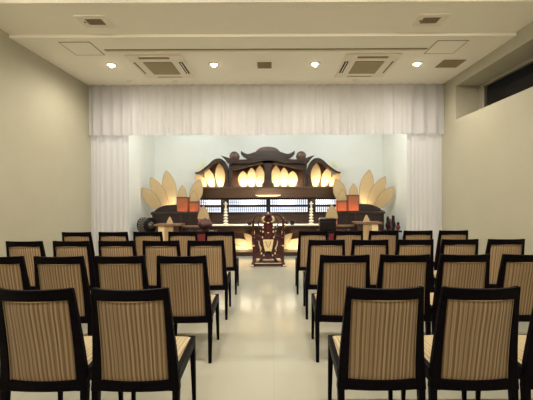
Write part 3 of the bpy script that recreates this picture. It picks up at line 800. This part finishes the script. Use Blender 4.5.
    for px in (257.6, 278.4):
        fr.ball(P(px, 259.8, .03), .024, 1.2, .5, 1, 8)
    fr.build('gilt_stud', 'gold', t, smooth=True)
ornate_chair()

# ------------------------------------------------------------------ incense tables behind the front row of chairs
def incense_table(px0, px1, lab):
    d = 7.15; x0, x1 = X(px0, d), X(px1, d); zt = Z(231.2, d)
    t = thing('incense_table', ((x0 + x1) / 2, d + .2, 0), lab, 'table', 'black lacquer incense tables')
    top = smooth_pts([(x0 - .02, zt + .02), (x0 + .05, zt - .002), ((x0 + x1) / 2, zt), (x1 - .05, zt - .002), (x1 + .02, zt + .02)], 5)
    MB().prism(top + [(x1, zt - .035), (x0, zt - .035)], d, d + .4).build('tabletop', 'black_lacquer', t, bevel=.004)
    MB().box(x0 + .03, x1 - .03, d + .03, d + .05, zt - .13, zt - .035).build('apron', 'black_lacquer', t, bevel=.003)
    xm = (x0 + x1) / 2
    MB().box(xm - .10, xm + .10, d + .015, d + .03, zt - .30, zt - .06).build('front_cloth', 'red', t, bevel=.003)
    for x in (x0 + .03, x1 - .07):
        for y in (d + .03, d + .33):
            MB().loft([[(x, y, zt - .035), (x + .04, y, zt - .035), (x + .04, y + .04, zt - .035), (x, y + .04, zt - .035)],
                       [(x + .005, y + .005, 0), (x + .035, y + .005, 0), (x + .035, y + .035, 0), (x + .005, y + .035, 0)]]).build('leg', 'black_lacquer', t)
    return zt
zt = incense_table(187, 214, 'black incense table with a red cloth, left of the aisle behind the front chairs')
incense_table(319, 349, 'black incense table with a red cloth, right of the aisle behind the front chairs')
d = 7.32; x = X(205, d); z = zt + .0
t = thing('incense_burner', (x, d, z), 'round reddish ribbed incense burner on the left black table', 'incense burner')
MB().lathe((x, d, z), [(0, 0), (.07, 0), (.075, .02), (.06, .035), (.12, .08), (.148, .125), (.145, .16), (.12, .20), (.10, .205), (.09, .19), (0, .16)], 40, rib=.05, ribn=10).build('bowl', 'burner', t, smooth=True)
MB().lathe((x, d, z), [(.10, .20), (.09, .225), (.05, .245), (.02, .25), (.025, .265), (0, .275)], 30, rib=.06, ribn=10).build('lid', 'burner', t, smooth=True)
d = 7.30; x0, x1 = X(319.5, d), X(335.5, d); zb = zt
t = thing('black_box', ((x0 + x1) / 2, d + .1, zb), 'plain black lidded box on the right black table', 'box')
MB().box(x0, x1, d - .08, d + .18, zb, zb + .19).build('body', 'black_lacquer', t, bevel=.012)
MB().box(x0 - .008, x1 + .008, d - .088, d + .188, zb + .19, zb + .255).build('lid', 'black_lacquer', t, bevel=.02)

# ------------------------------------------------------------------ small tables and vessels at the wings
def side_table(fx, side, yt):
    d = 7.60; q = lambda a, b: sorted((X(fx(a), d), X(fx(b), d)))
    x0, x1 = q(153.5, 180.5); zt = Z(yt, d)
    t = thing('side_table', ((x0 + x1) / 2, d + .2, 0), f'small brown table with cream front panels before the {side} altar wing', 'table', 'small panelled side tables')
    MB().box(x0, x1, d, d + .38, zt - .045, zt).build('tabletop', 'table_wood', t, bevel=.006)
    for a in (155.6, 176.2):
        for yy in (d + .03, d + .31):
            xx = X(fx(a + .6), d); MB().box(xx - .025, xx + .025, yy, yy + .05, 0, zt - .045).build('leg', 'altar_wood', t, bevel=.004)
    a, b = q(156.6, 163.6); MB().box(a, b, d + .045, d + .06, .12, zt - .05).build('light_panel', 'panel_cream', t)
    a, b = q(163.7, 172.5); MB().box(a, b, d + .04, d + .06, .12, zt - .05).build('tan_panel', 'panel_tan', t)
    a, b = q(172.6, 175.8); MB().box(a, b, d + .045, d + .06, .12, zt - .05).build('dark_panel', 'altar_wood', t)
    px = fx(169.3); dd = d + .12
    o = MB().prism([(X(px - 3.3, dd), zt), (X(px + 3.3, dd), zt), (X(px + 2.2, dd), zt + .07), (X(px + .3, dd), zt + .155), (X(px - .3, dd), zt + .155), (X(px - 2.2, dd), zt + .07)], dd, dd + .05)
    o = recentre(o.build('petal_stand', 'petal', bevel=.006))
    tag(o, f'tiny cream pointed petal stand on the brown table at the {side} wing', 'ornament', 'tiny petal stands')
side_table(lambda a: a, 'left', 223.8)
side_table(mir, 'right', 222.6)

# drum on a low stand at the far left
d = 8.05; zc = Z(224.6, d)
cx, R = X(146.6, d), .183
t = thing('drum', (cx, d, 0), 'dark round drum on a stand against the left end of the altar', 'drum')
xf = Matrix.Translation((cx, d, zc)) @ Matrix.Rotation(math.radians(-28), 4, 'Z')
MB().lathe((0, 0, 0), [(.15, -.11), (.172, -.06), (.178, 0), (.172, .06), (.15, .11)], 32, axis='x').build('shell', 'carved', t, smooth=True, xf=xf)
for s in (-1, 1):
    MB().lathe((s * .10, 0, 0), [(0, -.03), (.16, -.03), (R, -.02), (R, .02), (.16, .03), (0, .03)], 32, axis='x').build('rim', 'black_lacquer', t, smooth=True, xf=xf)
    st = MB()
    for k in range(18):
        a = 2 * PI * k / 18; st.ball((s * .075, R * .98 * math.cos(a) * .95, R * .95 * math.sin(a)), .012, n=6)
    st.build('stud', 'gold', t, smooth=True, xf=xf)
MB().lathe((.15, 0, 0), [(0, -.03), (.07, -.025), (.09, 0), (.05, .03), (0, .035)], 24, axis='x', rib=.1, ribn=8).build('rosette', 'carved', t, smooth=True, xf=xf)
stn = MB().box(cx - .12, cx + .12, d - .14, d + .14, 0, .05)
for s in (-1, 1):
    stn.box(cx - .09, cx + .09, d + s * .10 - .02, d + s * .10 + .02, .05, zc - .15)
stn.box(cx - .10, cx + .10, d - .13, d + .13, zc - .215, zc - .17)
stn.build('stand', 'altar_wood', t, bevel=.006)

# pedestal with vessels at the far right
d = 7.95; px = 392.5; x = X(px, d); zt = Z(230.6, d)
t = thing('pedestal', (x, d, 0), 'dark pedestal stand at the right end of the altar', 'stand')
MB().box(x - .17, x + .17, d - .14, d + .14, zt - .04, zt).build('top', 'black_lacquer', t, bevel=.008)
MB().box(x - .11, x + .11, d - .09, d + .09, .04, zt - .04).build('column', 'lacquer', t, bevel=.01)
MB().box(x - .15, x + .15, d - .12, d + .12, 0, .04).build('base', 'black_lacquer', t, bevel=.008)
def vessel(px, y, ytop, r, mat, lab, neck=.4, cap=None):
    x = X(px, y); h = Z(ytop, y) - zt
    t = thing('vase', (x, y, zt), lab, 'vase', 'small vessels on the right pedestal')
    MB().lathe((x, y, zt), [(0, 0), (r * .6, 0), (r * .5, .06 * h), (r, .28 * h), (r * .95, .42 * h), (r * neck, .6 * h), (r * neck, .68 * h)], 20).build('body', mat, t, smooth=True)
    MB().lathe((x, y, zt), [(r * neck, .675 * h), (r * .62, .78 * h), (r * .66, .9 * h), (r * .4, .98 * h), (0, h)], 20).build('stopper', cap or mat, t, smooth=True)
vessel(387.6, 7.96, 216.8, .05, 'black_lacquer', 'slim dark vessel on the right pedestal, nearest the altar', .55)
vessel(393.2, 8.0, 215.8, .055, 'black_lacquer', 'tallest dark vessel on the right pedestal, in the middle', .6)
vessel(398.0, 7.93, 222.4, .05, 'red', 'bright red vessel with a dark stopper on the right pedestal', .6, 'black_lacquer')
vessel(390.3, 7.83, 219.4, .045, 'lacquer', 'squat dark red vessel on the right pedestal, in front of the others', .7)

# ------------------------------------------------------------------ camera, world, view
cam = bpy.data.cameras.new('camera'); co = bpy.data.objects.new('camera', cam); COL.objects.link(co)
cam.sensor_width = 36; cam.lens = F / 533 * 36
cam.shift_x = -(VX - 266.5) / 533; cam.shift_y = -(200 - VY) / 533
co.location = (0, 0, EYE); co.rotation_mode = 'QUATERNION'; co.rotation_quaternion = (Matrix.Rotation(PI / 2, 3, 'X') @ Matrix.Rotation(math.radians(-.25), 3, 'Z')).to_quaternion(); cam.clip_start = .05
SC.camera = co
w = bpy.data.worlds.new('night'); SC.world = w; w.use_nodes = True
w.node_tree.nodes['Background'].inputs['Color'].default_value = (.0008, .001, .0014, 1)
w.node_tree.nodes['Background'].inputs['Strength'].default_value = 1
SC.view_settings.view_transform = 'Standard'; SC.view_settings.look = 'None'; SC.view_settings.gamma = 1
SC.view_settings.exposure = .54; SC.view_settings.use_curve_mapping = False
SC.cycles.max_bounces = 10; SC.cycles.diffuse_bounces = 6; SC.cycles.sample_clamp_indirect = 4
